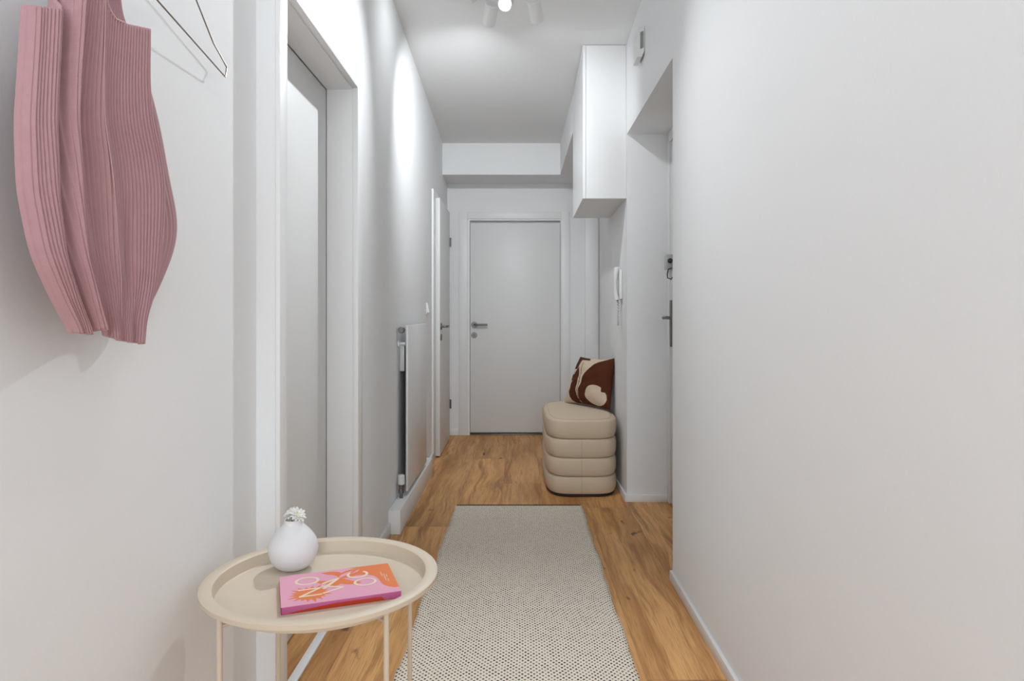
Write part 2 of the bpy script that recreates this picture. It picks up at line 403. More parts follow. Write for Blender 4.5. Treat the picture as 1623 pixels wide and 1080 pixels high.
# door_2: far left door, leaf stands proud of its casing
d = empty('door_2', (XL, 5.66, 0)); struct(d, 'far left white door with steel lever handle', 'door')
m = MB(); m.box(-.675, -.646, 5.155, 5.272, 0, 2.075, .003); m.box(-.675, -.646, 6.045, 6.12, 0, 2.075, .003); m.box(-.675, -.646, 5.272, 6.045, 2.008, 2.075, .003)
m.build('casing', CASE, d)
MB().box(-.70, -.66, D2A, D2B, 0, D2T).build('light_block', CASE, d)  # added slab, blocks light leaks around this leaf
lf = MB().box(-.655, -.613, 5.283, 6.035, .012, 2.025, .002).build('leaf', DOOR, d)
lever(lf, (-.613, 5.335, 1.022), (0, 1, 0), (1, 0, 0), L=.125, z_key=-.085)
m = MB(); m.cyl((-.607, 6.038, .28), (-.607, 6.038, .36), .008); m.cyl((-.607, 6.038, 1.72), (-.607, 6.038, 1.80), .008); m.build('hinge', STEEL, lf)
# door_3: door closing the corridor
d = empty('door_3', (-.04, YB, 0)); struct(d, 'white door closing the far end with lever handle and keyhole', 'door')
m = MB()
m.box(-.552, -.474, YB-.014, YB+.01, 0, 2.068, .003); m.box(.396, .474, YB-.014, YB+.01, 0, 2.068, .003); m.box(-.474, .396, YB-.014, YB+.01, 2.0, 2.068, .003)
m.build('casing', CASE, d)
m = MB(); m.box(B0, -.452, YB-.002, YB+.09, 0, BT); m.box(.388, B1, YB-.002, YB+.09, 0, BT); m.box(-.452, .388, YB-.002, YB+.09, 1.988, BT)
m.build('jamb', CASE, d)
MB().box(B0, B1, YB+.06, YB+.11, 0, BT).build('light_block', CASE, d)  # backing slab added to block world light through the leaf gaps
lf = MB().box(-.4485, .3845, YB+.012, YB+.052, .024, 1.966, .0015).build('leaf', DOOR, d)
lever(lf, (-.412, YB+.012, 1.022), (1, 0, 0), (0, -1, 0), L=.125, z_key=-.097, R=.028)
m = MB(); m.box(-.452, .388, YB+.003, YB+.06, 0, .012, .002); m.build('threshold', STEEL, d)
# door_4: entrance door in the niche
d = empty('door_4', (NX, 3.4, 0)); struct(d, 'white entrance door in the right niche, mostly hidden by the wall corner', 'door')
m = MB(); m.box(NX-.02, NX+.05, 3.992, NB, 0, NT, .002); m.box(NX-.02, NX+.05, NA, NA+.06, 0, NT, .002); m.box(NX-.02, NX+.05, NA+.06, 3.992, NT-.06, NT, .002)
m.build('casing', CASE, d)
lf = MB().box(NX-.012, NX+.03, NA+.065, 3.987, .01, NT-.065, .002).build('leaf', DOOR, d)
xf = NX-.012
m = MB(); m.box(xf-.007, xf, 3.945, 3.982, .925, 1.198, .002); pl = m.build('handle_plate', STEEL, lf)
m = MB(); m.tube([(xf-.005, 3.965, 1.095), (xf-.040, 3.965, 1.095), (xf-.048, 3.955, 1.095), (xf-.049, 3.85, 1.097)], .009, 12); m.build('handle', STEEL, pl)
m = MB(); m.box(xf-.038, xf, 3.92, 3.982, 1.375, 1.462, .003); lk = m.build('lock_box', PLASG, lf)
m = MB(); m.cyl((xf-.02, 3.92, 1.425), (xf-.02, 3.905, 1.425), .013, n=20); m.box(xf-.036, xf-.004, 3.885, 3.905, 1.419, 1.432, .002); m.build('thumb_turn', DARKM, lk)
m = MB()
m.tube([(xf-.010, 3.91, 1.382), (xf-.030, 3.91, 1.376), (xf-.036, 3.91, 1.345), (xf-.034, 3.91, 1.325), (xf-.012, 3.91, 1.318), (xf-.008, 3.91, 1.33)], .0035, 8)
m.build('lock_chain_ring', DARKM, lk)

# ------------------------------------------------------------------ wall cabinet over the pouf
c = empty('wall_cabinet', (.51, 4.06, 1.81), 'tall white cabinet hung high on the right wall up to the ceiling', 'cabinet')
m = MB()
CX, CF, CR = .384, 4.06, 4.797
z0, z1 = 1.81, 1.797
m.hexa([(CX+.019, CF, z0), (XR-.001, CF, z0), (XR-.001, CR, z1), (CX+.019, CR, z1), (CX+.019, CF, cz(CF)-.003), (XR-.001, CF, cz(CF)-.003), (XR-.001, CR, cz(CR)-.003), (CX+.019, CR, cz(CR)-.003)])
m.build('body', CAB, c, 0)
m = MB(); m.hexa([(CX, CF, z0), (CX+.0175, CF, z0), (CX+.0175, CR, z1), (CX, CR, z1), (CX, CF, cz(CF)-.003), (CX+.0175, CF, cz(CF)-.003), (CX+.0175, CR, cz(CR)-.003), (CX, CR, cz(CR)-.003)])
m.build('door', CAB, c, 0)

# ------------------------------------------------------------------ radiator
r = empty('radiator', (XL, 4.07, .14), 'flat white panel radiator on the left wall above the boxed plinth', 'radiator')
m = MB(); m.box(-.616, -.602, 3.70, 4.44, .15, 1.055, .003)
m.build('panel', RAD, r)
m = MB(); m.box(-.630, -.6165, 3.80, 4.42, .17, 1.03, .002)
m.build('convector', mat('radiator_fins_painted_shade', (.16, .16, .16), .5), r)  # fins coloured dark: shade behind the panel put into the colour
for yy_ in (3.76, 4.34): MB().box(-.659, -.634, yy_, yy_+.03, .80, .96, .002).build('bracket', RAD, r)
m = MB(); m.cyl((-.634, 3.70, 1.03), (-.634, 3.655, 1.03), .017, n=20, bev=.003); m.build('air_vent_cap', STEEL, r)
m = MB(); m.cyl((-.618, 3.70, .955), (-.655, 3.70, .955), .008, n=14); m.cyl((-.648, 3.70, .955), (-.659, 3.70, .955), .016, n=18); m.build('wall_hook', RAD, r)
m = MB(); m.cyl((-.634, 3.665, .195), (-.634, 3.665, .247), .0185, n=24, bev=.003); v = m.build('thermostat_knob', PLAS, r)
m = MB(); m.cyl((-.634, 3.665, .122), (-.634, 3.665, .196), .009); m.cyl((-.634, 3.665, .150), (-.634, 3.665, .172), .014, n=6); m.cyl((-.634, 3.665, .178), (-.634, 3.665, .19), .013, n=18); m.cyl((-.634, 3.665, .178), (-.634, 3.73, .178), .008)
m.build('valve', STEEL, r)

# ------------------------------------------------------------------ small wall fittings
s = empty('light_switch', (XL, 4.87, 1.16), 'small white light switch on the left wall above the radiator', 'switch')
MB().box(XL, XL+.009, 4.83, 4.91, 1.12, 1.20, .003).build('plate', PLAS, s)
m = MB(); m.hexa([(XL+.008, 4.84, 1.13), (XL+.022, 4.84, 1.13), (XL+.022, 4.90, 1.13), (XL+.008, 4.90, 1.13), (XL+.008, 4.84, 1.19), (XL+.012, 4.84, 1.19), (XL+.012, 4.90, 1.19), (XL+.008, 4.90, 1.19)])
m.build('rocker', PLAS, s, 0)

s = empty('smoke_detector', (XR, 3.53, 2.56), 'small white ventilated detector box high on the right wall', 'detector')
m = MB()
prof = [(XR, 2.483), (XR-.012, 2.483), (XR-.046, 2.455), (XR-.046, 2.60), (XR-.032, 2.645), (XR, 2.645)]
prof = [(XR-.001, 2.467), (XR-.013, 2.434), (XR-.037, 2.434), (XR-.037, 2.562), (XR-.029, 2.59), (XR-.001, 2.59)]
ya, yb = 3.47, 3.60
a = [m.bm.verts.new((x, ya, z)) for x, z in prof]; b = [m.bm.verts.new((x, yb, z)) for x, z in prof]
m.bm.faces.new(a); m.bm.faces.new(b[::-1])
for i in range(6): m.bm.faces.new((a[i], b[i], b[(i+1) % 6], a[(i+1) % 6]))
bmesh.ops.bevel(m.bm, geom=m.bm.edges[:], offset=.002, segments=2, affect='EDGES')
m.build('housing', PLAS, s)
m = MB()
for i in range(12):
    z = 2.474+i*.0072
    for k in range(2):
        x0 = XR-.023+k*.0085; zz = z+(.0046 if k else 0)
        m.hexa([(x0, ya-.0012, zz), (x0+.0078, ya-.0012, zz+.003), (x0+.0078, ya+.001, zz+.003), (x0, ya+.001, zz), (x0, ya-.0012, zz+.0042), (x0+.0078, ya-.0012, zz+.0072), (x0+.0078, ya+.001, zz+.0072), (x0, ya+.001, zz+.0042)])
m.build('vent_grille', DARKM, s, 0)

s = empty('intercom_phone', (XR, 4.27, 1.28), 'white door phone with handset and hanging cord on the right wall', 'intercom')
MB().box(XR-.022, XR-.0005, 4.20, 4.285, 1.21, 1.395, .006).build('base', PLAS, s)
m = MB()
ring = []
for i in range(13):
    t = i/12; z = 1.205+.205*t; xo2 = XR-.034-.010*math.sin(PI*t); wd = .022+.002*math.cos(2*PI*t); dp = .0125+.004*math.cos(2*PI*t)
    ring.append((z, xo2, wd, dp))
rs = [[m.bm.verts.new((x+dp*math.cos(a)*1.0, 4.225+wd*math.sin(a), z)) for a in [2*PI*k/16 for k in range(16)]] for z, x, wd, dp in ring]
for A, B in zip(rs, rs[1:]):
    for k in range(16): m.bm.faces.new((A[k], A[(k+1) % 16], B[(k+1) % 16], B[k]))
m.bm.faces.new(rs[0][::-1]); m.bm.faces.new(rs[-1])
m.build('handset', PLAS, s)
m = MB(); pts = []
for i in range(181):
    t = i/180; a = t*2*PI*26
    cy = 4.235+.012*math.sin(t*PI*2)+.03*(t-.5)*2*(1 if t > .5 else 1)*.5; zc = 1.205-.155*math.sin(PI*t)
    pts.append((XR-.024+.0045*math.cos(a), cy+.0045*math.sin(a), zc))
m.tube(pts, .0021, 6); m.build('cord', PLASG, s)
m = MB(); m.cyl((XR-.03, 4.245, 1.212), (XR-.022, 4.258, 1.190), .004); m.build('cord_socket', DARKM, s)

# ------------------------------------------------------------------ ceiling spotlight
FX, FY = -.06, 3.30
s = empty('ceiling_spotlight', (FX, FY, cz(FY)), 'white round ceiling light with swivelling spot heads', 'lamp')
Zc = cz(FY)
m = MB(); m.lathe([(.001, -.03), (.085, -.03), (.092, -.024), (.092, .015), (.001, .015)], (FX, FY, Zc), 40, cap=False); m.build('ceiling_plate', PLAS, s)
heads = [ # centre, aim, power, beam angle
    ((.085, 3.42, 2.640), (.20, .85, -.60), EN['h0'], 118),
    ((-.205, 3.30, 2.685), (-.8, .2, -.5), EN['h1'], 110),
    ((-.145, 3.44, 2.630), (-.22, .85, -.62), EN['h2'], 118),
    ((-.062, 3.31, 2.638), (-.10, -.85, -.62), EN['h3'], 106)]
for (px_, py_, pz_), aim, en, cone in heads:
    aim = Vector(aim).normalized(); pv = Vector((px_, py_, pz_))
    bk = pv-aim*.065; fr = pv+aim*.045
    m = MB(); m.mi = 0
    Mx = aim.to_track_quat('Z', 'Y').to_matrix()
    m.lathe([(.001, 0), (.030, 0), (.034, .004), (.034, .110), (.0315, .110), (.0315, .085), (.001, .085)], bk, 28, Mx, cap=False)
    h = m.build('spot_head', PLAS, s)
    m = MB(); m.tube([(FX+(px_-FX)*.45, FY+(py_-FY)*.45, Zc-.028), (px_-aim.x*.03, py_-aim.y*.03, Zc-.06), tuple(pv-aim*.03)], .006, 10); m.build('swivel_arm', PLAS, h)
    m = MB(); m.lathe([(.001, .096), (.012, .095), (.026, .088), (.027, .086), (.001, .086)], bk, 24, Mx, cap=False); m.build('bulb', GLOW, h)
    lamp('spot_light', 'SPOT', fr+aim*.004, en, SPOTC, fr+aim, spot_size=math.radians(cone), spot_blend=1.0, shadow_soft_size=.02)

# unseen flush lamp added above the viewer to balance the brightness
s = empty('added_ceiling_lamp', (0, 1.0, cz(0)), 'unseen round flush white lamp added above the viewer as fill', 'lamp')
m = MB(); m.lathe([(.001, -.03), (.15, -.03), (.155, -.025), (.155, .01), (.001, .01)], (0, 1.0, cz(0)), 40, cap=False); m.build('added_lamp_housing', PLAS, s)
lamp('overhead_fill', 'AREA', (0, 1.0, cz(0)-.035), EN['mid'], SPOTC, (0, 1.0, 0), shape='DISK', size=.28)

# ------------------------------------------------------------------ rug
def rug():
    r = empty('runner_rug', (0, 2.85, 0), 'long cream flatweave runner rug with dark woven dots on the oak floor', 'rug')
    nx, ny = 40, 150
    x0, x1, y0, y1 = -.368, .366, 1.75, 3.94
    me = bmesh.new(); uvl = me.loops.layers.uv.new('UVMap'); g = {}
    def P(i, j, top):
        u, v = i/nx, j/ny; y = y0+(y1-y0)*v
        wl = .003*math.sin(y*9)+.0022*math.sin(y*23+1)+.0015*math.sin(y*71)-.012*(1-v); wr = .003*math.sin(y*8+2)+.0022*math.sin(y*19)+.0015*math.sin(y*64)
        x = (x0+wl)*(1-u)+(x1+wr)*u
        z = .007+.0012*math.sin(x*40+y*7)*math.sin(y*5)
        e = min(u, 1-u)*nx; ev = min(v, 1-v)*ny
        if e < 1 or ev < 1: z = .004
        return (x, y, z if top else .0005)
    for t in (1, 0):
        for i in range(nx+1):
            for j in range(ny+1): g[i, j, t] = me.verts.new(P(i, j, t))
    for t in (1, 0):
        for i in range(nx):
            for j in range(ny):
                q = [(i, j, t), (i+1, j, t), (i+1, j+1, t), (i, j+1, t)]
                f = me.faces.new([g[k] for k in q]); f.smooth = True
                for l, k in zip(f.loops, q): l[uvl].uv = (x0+(x1-x0)*k[0]/nx+2, y0+(y1-y0)*k[1]/ny)
    for i in range(nx):
        for j in (0, ny): me.faces.new([g[i, j, 0], g[i+1, j, 0], g[i+1, j, 1], g[i, j, 1]])
    for j in range(ny):
        for i in (0, nx): me.faces.new([g[i, j, 0], g[i, j+1, 0], g[i, j+1, 1], g[i, j, 1]])
    bmesh.ops.recalc_face_normals(me, faces=me.faces[:])
    for v in me.verts: v.co.y -= 2.85
    M = bpy.data.meshes.new('weave'); me.to_mesh(M); me.free(); M.materials.append(RUG)
    o = bpy.data.objects.new('weave', M); SC.collection.objects.link(o); o.parent = r
    m = MB(); pts = []
    for k in range(161): pts.append((x0+.01+(x1-x0-.02)*k/160, y1+.003+.0012*math.sin(k*1.9), .005))
    m.tube(pts, .0035, 6); m.build('dark_end_binding', RUGDARK, r)
rug()

# ------------------------------------------------------------------ pouf
def footprint(n=96, inset=0):
    # asymmetric rounded bench outline, in world metres
    cx, cy, a, b = .396, 4.60, .230-inset, .475-inset
    pts = []
    for i in range(n):
        t = 2*PI*i/n; ct, st = math.cos(t), math.sin(t); e = 2/4.4
        x = cx+a*math.copysign(abs(ct)**e, ct); y = cy+b*math.copysign(abs(st)**e, st)
        pts.append((x, y))
    return pts
def pouf():
    r = empty('pouf', (.394, 4.60, 0), 'beige velvet pouf of four stacked rounded tiers against the right wall', 'pouf')
    m = MB(); ring = [[m.bm.verts.new((x, y, z)) for x, y in footprint(96, ins)] for ins, z in ((.03, 0), (.012, .004), (.008, .03))]
    for A, B in zip(ring, ring[1:]):
        for i in range(96): m.bm.faces.new((A[i], A[(i+1) % 96], B[(i+1) % 96], B[i]))
    m.bm.faces.new(ring[0][::-1]); m.bm.faces.new(ring[-1]); m.build('base', PBASE, r)
    zs = [.014, .124, .238, .354, .474]
    for k in range(4):
        a, b = zs[k], zs[k+1]; top = k == 3
        m = MB(); prof = []
        n = 18
        for i in range(n+1):
            t = i/n; ph = PI*t
            ins = .026*(1-math.sin(ph)**.55)
            prof.append((ins, a+(b-a)*(1-math.cos(ph))/2 if not top else a+(b-a)*(.5-.5*math.cos(ph)) ))
        if top:
            prof = [(i_, z_) for i_, z_ in prof[:-4]]
            prof += [(.010, b-.022), (.018, b-.012), (.030, b-.005), (.045, b-.001), (.065, b+.001), (.10, b+.003), (.15, b+.005), (.19, b+.006)]
        rings = [[m.bm.verts.new((x, y, z)) for x, y in footprint(96, ins)] for ins, z in prof]
        for A, B in zip(rings, rings[1:]):
            for i in range(96): m.bm.faces.new((A[i], A[(i+1) % 96], B[(i+1) % 96], B[i]))
        m.bm.faces.new(rings[0][::-1]); m.bm.faces.new(rings[-1])
        o = m.build('tier', POUF, r, 80)
        # vertical seam at front
        if not top:
            m = MB(); pts = [(.385, 4.60-.475+ins-.0004, z) for ins, z in prof[3:-3]]
            m.tube(pts, .0008, 5); m.build('seam', mat('pouf_thread', (.36, .29, .22), .9) if k == 0 else bpy.data.materials['pouf_thread'], o)
        else:
            m = MB(); m.tube([(x, y, b-.0035) for x, y in footprint(96, .034)], .0009, 5, closed=True); m.build('seam', bpy.data.materials['pouf_thread'], o)
pouf()

# ------------------------------------------------------------------ pillow
def pillow():
    A = Vector((.330, 4.885, .482)); B = Vector((.606, 4.480, .482)); TR_ = Vector((.640, 4.530, .822)); TL_ = Vector((.452, 4.960, .806))
    U = (B-A).normalized(); Wv = ((TR_+TL_)/2-(A+B)/2).normalized(); N = Wv.cross(U).normalized()
    if N.x > 0: N = -N
    G = 150; me = bmesh.new(); vs = {}
    def pt(u, v, side):
        a, b = 2*u-1, 2*v-1
        th = .075*((1-abs(a)**2.6)*(1-abs(b)**2.6))**.55
        ua, va = (1+a*(1-.075*(1-b*b)*abs(a)))/2, (1+b*(1-.075*(1-a*a)*abs(b)))/2
        Q = A*(1-ua)*(1-va)+B*ua*(1-va)+TR_*ua*va+TL_*(1-ua)*va
        wr = .004*math.sin(9*a+5*b)*(1-a*a)*(1-b*b)+.006*math.sin(14*b-6*a)*max(0, 1-abs(a+.0)*.9)*(1-b*b)*.5
        return Q+N*(side*(th+wr))
    for sd in (1, -1):
        for i in range(G+1):
            for j in range(G+1):
                edge = i in (0, G) or j in (0, G)
                if edge and sd == -1: vs[i, j, -1] = vs[i, j, 1]
                else: vs[i, j, sd] = me.verts.new(pt(i/G, j/G, sd) if not edge else pt(i/G, j/G, 0))
    # pattern: brown ground = 1, cream = 0, in (u right, v up) of the front face
    def lut(tab, v):
        if v <= tab[0][0]: return tab[0][1]
        for (a, b), (c, d_) in zip(tab, tab[1:]):
            if v <= c: return b+(d_-b)*(v-a)/(c-a)
        return tab[-1][1]
    CL = [(0, .31), (.10, .26), (.19, .235), (.26, .222), (.40, .222), (.55, .215), (.66, .185), (.77, .135), (1, .10)]
    CR_ = [(0, .315), (.10, .285), (.19, .275), (.32, .28), (.45, .30), (.55, .325), (.65, .37), (.75, .44), (.84, .53), (.90, .65), (.95, .80), (1, .97)]
    CD = [(0, .312), (.10, .272), (.3, .25), (.45, .255), (.65, .24), (.84, .20), (1, .18)]
    LB_ = [(0, .17), (.04, .12), (.12, .08), (.22, .055), (.40, .06), (.455, .085), (.46, -.1), (.575, -.1), (.58, .085), (.66, .11), (.77, .135)]
    def brown(u, v):
        b = 0; u = max(0, u)**1.45
        if u > lut(CR_, v): b = 1
        elif v < .77 and lut(LB_, v) < u < lut(CL, v): b = 1
        elif v > .70 and u < .115-(.0 if v < .93 else -.22*(1-(v-.93)/.07*.4)): b = 1
        if .06 < v < .86 and abs(u-lut(CD, v)) < .0075: b = 1
        dx, dy = (u-.70)/.265, (v-.215)/.20
        if dx*dx+dy*dy < 1 and not (u > .845 and v > .30): b = 0
        if u > .975: b = 1
        return b
    for sd in (1, -1):
        for i in range(G):
            for j in range(G):
                q = [vs[i, j, sd], vs[i+1, j, sd], vs[i+1, j+1, sd], vs[i, j+1, sd]]
                f = me.faces.new(q); f.smooth = True
                f.material_index = brown((i+.5)/G, (j+.5)/G) if sd == 1 else 1
    bmesh.ops.recalc_face_normals(me, faces=me.faces[:])
    at = Vector(((A.x+B.x)/2, (A.y+B.y)/2, .48))
    # sit it on the pouf, keep it clear of the wall
    lo = min(v.co.z for v in me.verts); hi = max(v.co.x for v in me.verts)
    sh = Vector((min(0, XR-.004-hi), 0, .483-lo))
    for v in me.verts: v.co += sh-at
    M = bpy.data.meshes.new('cushion'); me.to_mesh(M); me.free(); M.materials.append(KCREAM); M.materials.append(KBROWN)
    o = bpy.data.objects.new('cushion', M); SC.collection.objects.link(o); o.location = at
    tag(o, 'square cushion with brown and cream abstract print leaning on the pouf', 'cushion')
pillow()

# ------------------------------------------------------------------ tray table
TX, TY, TZ, TR = -.430, 1.492, .542, .250
def table():
    t = empty('tray_table', (TX, TY, 0), 'round beige metal tray table in the foreground by the left wall', 'table')
    m = MB()
    prof = [(.001, -.0315), (TR-.034, -.0315), (TR-.030, -.0295), (TR-.027, -.006), (TR-.024, -.0045), (TR-.006, -.0045), (TR-.003, -.0105), (TR, -.0105), (TR, -.0015), (TR-.002, 0),
            (TR-.023, .0), (TR-.0265, -.002), (TR-.0300, -.0265), (TR-.035, -.0295), (.001, -.0295)]
    m.lathe(prof, (TX, TY, TZ), 128, cap=False)
    m.build('tray', TRAY, t, 50)
    R = .2325; P = []
    for k, a in enumerate((230, 317, 45, 133)):
        a = math.radians(a); x, y = TX+R*math.cos(a), TY+R*math.sin(a); P.append((x, y))
        m = MB(); m.cyl((x, y, .004), (x, y, TZ-.005), .0057, n=18)
        if k in (1,): m.cyl((x, y, TZ-.020), (x, y, TZ-.0052), .0066, n=18)
        l = m.build('leg', TRAY, t)
        m = MB(); m.cyl((x, y, 0), (x, y, .006), .007, n=16); m.build('foot_cap', DARKM, l)
    m = MB()
    for a, b in ((0, 2), (1, 3)):
        pa, pb = Vector((*P[a], TZ-.036)), Vector((*P[b], TZ-.036))
        m.tube([pa, pa*.5+pb*.5 + Vector((0, 0, -.003 if a else .003))*1, pb], .0035, 8)
    m.build('cross_brace', TRAY, t)
    for a, b in ((0, 3), (1, 2)):
        MB().tube([(*P[a], .012), (*P[b], .012)], .005, 10).build('floor_rail', TRAY, t)
table()
ZT = TZ-.0295

# vase with flowers
def vase():
    vx, vy = -.532, 1.602
    v = MB()
    prof = [(.001, 0), (.024, 0), (.034, .003), (.046, .014), (.0545, .030), (.0578, .046), (.0555, .062), (.048, .077), (.037, .090), (.027, .100), (.0215, .107), (.0205, .1125), (.0215, .116),
            (.0195, .1165), (.0178, .112), (.018, .100), (.001, .09)]
    # denser smooth profile
    o = v.lathe(prof, (vx, vy, ZT), 56, cap=False).build('bud_vase', VASEM, None, 60, at=(vx, vy, ZT))
    sb = o.modifiers.new('subdivision', 'SUBSURF'); sb.levels = 1; sb.render_levels = 2
    tag(o, 'round white ceramic bud vase on the tray table', 'vase')
    zt = ZT+.115
    def flower(cx, cy, z, tilt, r, label, npet):
        f = empty('flower', (cx, cy, z), label, 'flower', 'white blossoms in the bud vase')
        M = Matrix.Rotation(tilt[0], 3, 'X') @ Matrix.Rotation(tilt[1], 3, 'Y')
        top = Vector((cx, cy, z))
        m = MB()
        for ringi, (np_, rr, lift) in enumerate(((npet, r, .25), (npet-2, r*.8, .6), (npet-5, r*.55, 1.0))):
            for k in range(np_):
                a = 2*PI*k/np_+ringi*.4+random.uniform(-.12, .12); L = rr*random.uniform(.88, 1.1); wd = r*.19
                st = []
                for s in range(6):
                    t = s/5; rad = L*(.12+.88*t); hz = lift*L*(t**.8)*.7-(.14*L*t*t if ringi == 0 else 0); ww = wd*math.sin(PI*min(.97, .15+.8*t))**.7
                    cen = Vector((rad*math.cos(a), rad*math.sin(a), hz)); sd = Vector((-math.sin(a), math.cos(a), 0))*ww
                    st.append((cen-sd+Vector((0, 0, ww*.35)), cen, cen+sd+Vector((0, 0, ww*.35))))
                vv = [[m.bm.verts.new(M@p+top) for p in row] for row in st]
                for A, B in zip(vv, vv[1:]):
                    for q in range(2): m.bm.faces.new((A[q], A[q+1], B[q+1], B[q]))
        p = m.build('petals', PETAL, f, 60)
        md = p.modifiers.new('thickness', 'SOLIDIFY'); md.thickness = .0006
        m = MB(); m.ball(top+M@Vector((0, 0, r*.12)), r*.22, (1, 1, .6), M); m.build('flower_centre', POLL, f)
        m = MB(); m.tube([top-M@Vector((0, 0, .001)), Vector((cx*.6+vx*.4, cy*.6+vy*.4, zt-.004)), Vector((vx, vy, zt-.02))], .0013, 8); m.ball(top-M@Vector((0, 0, .002)), .0035, (1, 1, 1.2), M)
        m.build('stem', STEM, f)
    flower(vx-.006, vy+.002, zt+.012, (.35, -.45), .021, 'white blossom leaning left in the neck of the bud vase', 12)
    flower(vx+.011, vy-.003, zt+.011, (.45, .55), .0215, 'white blossom leaning right in the neck of the bud vase', 13)
vase()

# book
def book():
    BL = Vector((-.534, 1.510)); BR = Vector((-.303, 1.596)); FR = Vector((-.247, 1.434)); FL = Vector((-.473, 1.350))
    o3 = FL; U = (FR-FL).normalized(); V = Vector((-U.y, U.x)); W_, D_ = .240, .170; TH = .0150
    a = math.atan2(U.y, U.x)
    bk = empty('book', (FL.x, FL.y, ZT), 'pink and orange paperback lying on the tray table beside the vase', 'book'); bk.rotation_euler = (0, 0, a)
    def part(m, name, mats, parent=bk):
        bmesh.ops.recalc_face_normals(m.bm, faces=m.bm.faces[:])
        me = bpy.data.meshes.new(name); m.bm.to_mesh(me); m.bm.free()
        for q in mats: me.materials.append(q)
        ob = bpy.data.objects.new(name, me); SC.collection.objects.link(ob); ob.parent = parent; return ob
    m = MB(); m.box(.002, W_-.0015, .0012, D_-.0015, .0008, TH-.0008); part(m, 'pages', [PAPER])
    # cover: bottom, spine (towards the viewer), top and the drawn shapes on it
    m = MB(); m.mi = 0
    m.box(0, W_, 0, D_, TH-.0008, TH); m.mi = 1; m.box(0, W_, 0, D_, 0, .0008); m.box(0, .0012, 0, D_, .0008, TH-.0008)
    m.mi = 2; m.box(0, W_, 0, .0012, .0008, TH-.0008)
    lev = [0]
    def poly(pts, mi, h=None):
        lev[0] += 1; z = TH+.00004+.00002*lev[0]
        f = m.bm.faces.new([m.bm.verts.new((x, y, z)) for x, y in pts]); f.material_index = mi
        return f
    def P(x, y): return (x*W_, y*D_)
    def strip(c, wds, mi):       # ribbon along centre line, given half widths
        L = []; Rr = []
        for i, p in enumerate(c):
            q0 = Vector(c[max(0, i-1)]); q1 = Vector(c[min(len(c)-1, i+1)]); t = (q1-q0).normalized(); nn = Vector((-t.y, t.x))*wds[i]
            L.append(Vector(p)+nn); Rr.append(Vector(p)-nn)
        lev[0] += 1; z = TH+.00004+.00002*lev[0]
        for i in range(len(c)-1):
            m.bm.faces.new([m.bm.verts.new((q.x, q.y, z)) for q in (L[i], L[i+1], Rr[i+1], Rr[i])]).material_index = mi
    def leaf(p0, p1, bend, wd, mi, n=12):
        p0, p1 = Vector(p0), Vector(p1); d_ = p1-p0; nn = Vector((-d_.y, d_.x))
        c = [p0+d_*t+nn*bend*math.sin(PI*t) for t in [i/n for i in range(n+1)]]
        strip([tuple(q) for q in c], [wd*math.sin(PI*(i/n)**.8)**.8+.0001 for i in range(n+1)], mi)
    # orange wave on the right
    pts = [P(.86, 1), P(1, 1), P(1, .08)]
    cv = [(1, .08), (.95, .10), (.90, .16), (.865, .26), (.85, .38), (.84, .50), (.81, .60), (.765, .66), (.70, .66), (.60, .72), (.52, .66), (.60, .84), (.72, .90), (.78, 1.0)]
    top = [P(*q) for q in [(.66, 1)] + []]
    wave = [P(x, y) for x, y in [(1, 1), (1, .14), (.955, .14), (.91, .19), (.875, .27), (.86, .38), (.85, .52), (.82, .62), (.775, .68), (.70, .70), (.60, .70), (.535, .66), (.60, .76), (.70, .84), (.72, .92), (.62, 1)]]
    # fan triangulated from the corner so the concave outline is safe
    z = TH+.00005
    fv = [m.bm.verts.new((x, y, z)) for x, y in wave]
    e = [m.bm.edges.new((fv[i], fv[(i+1) % len(fv)])) for i in range(len(fv))]
    rr = bmesh.ops.triangle_fill(m.bm, edges=e, use_beauty=True)
    for f in rr['geom']:
        if isinstance(f, bmesh.types.BMFace): f.material_index = 3
    # palm fronds
    K = P(.51, .68)
    for tip, bend, wd in (((.73, .94), .10, .011), ((.37, .93), -.25, .013), ((.30, .70), .32, .010), ((.70, .44), -.18, .012), ((.36, .44), .20, .012), ((.66, .70), .05, .006)):
        leaf(K, P(*tip), bend, wd, 3)
    leaf(K, P(.66, .88), .06, .005, 0); leaf(K, P(.33, .84), -.2, .004, 0)
    strip([P(.36, .56), P(.42, .62), K], [.003, .004, .003], 4); strip([P(.36, .40), P(.44, .55), K], [.004, .004, .003], 4)
    # sun on the left with its rays
    sc = Vector(P(.245, .30))
    st = []
    for i in range(36):
        ang = 2*PI*i/36; rr_ = .030 if i % 2 else (.046+.006*math.sin(i*2.3)); st.append((sc.x+rr_*math.cos(ang), sc.y+rr_*math.sin(ang)*.95))
    cz_ = TH+.00005; cvv = m.bm.verts.new((sc.x, sc.y, cz_)); sv = [m.bm.verts.new((x, y, cz_)) for x, y in st]
    for i in range(36): m.bm.faces.new((cvv, sv[i], sv[(i+1) % 36])).material_index = 3
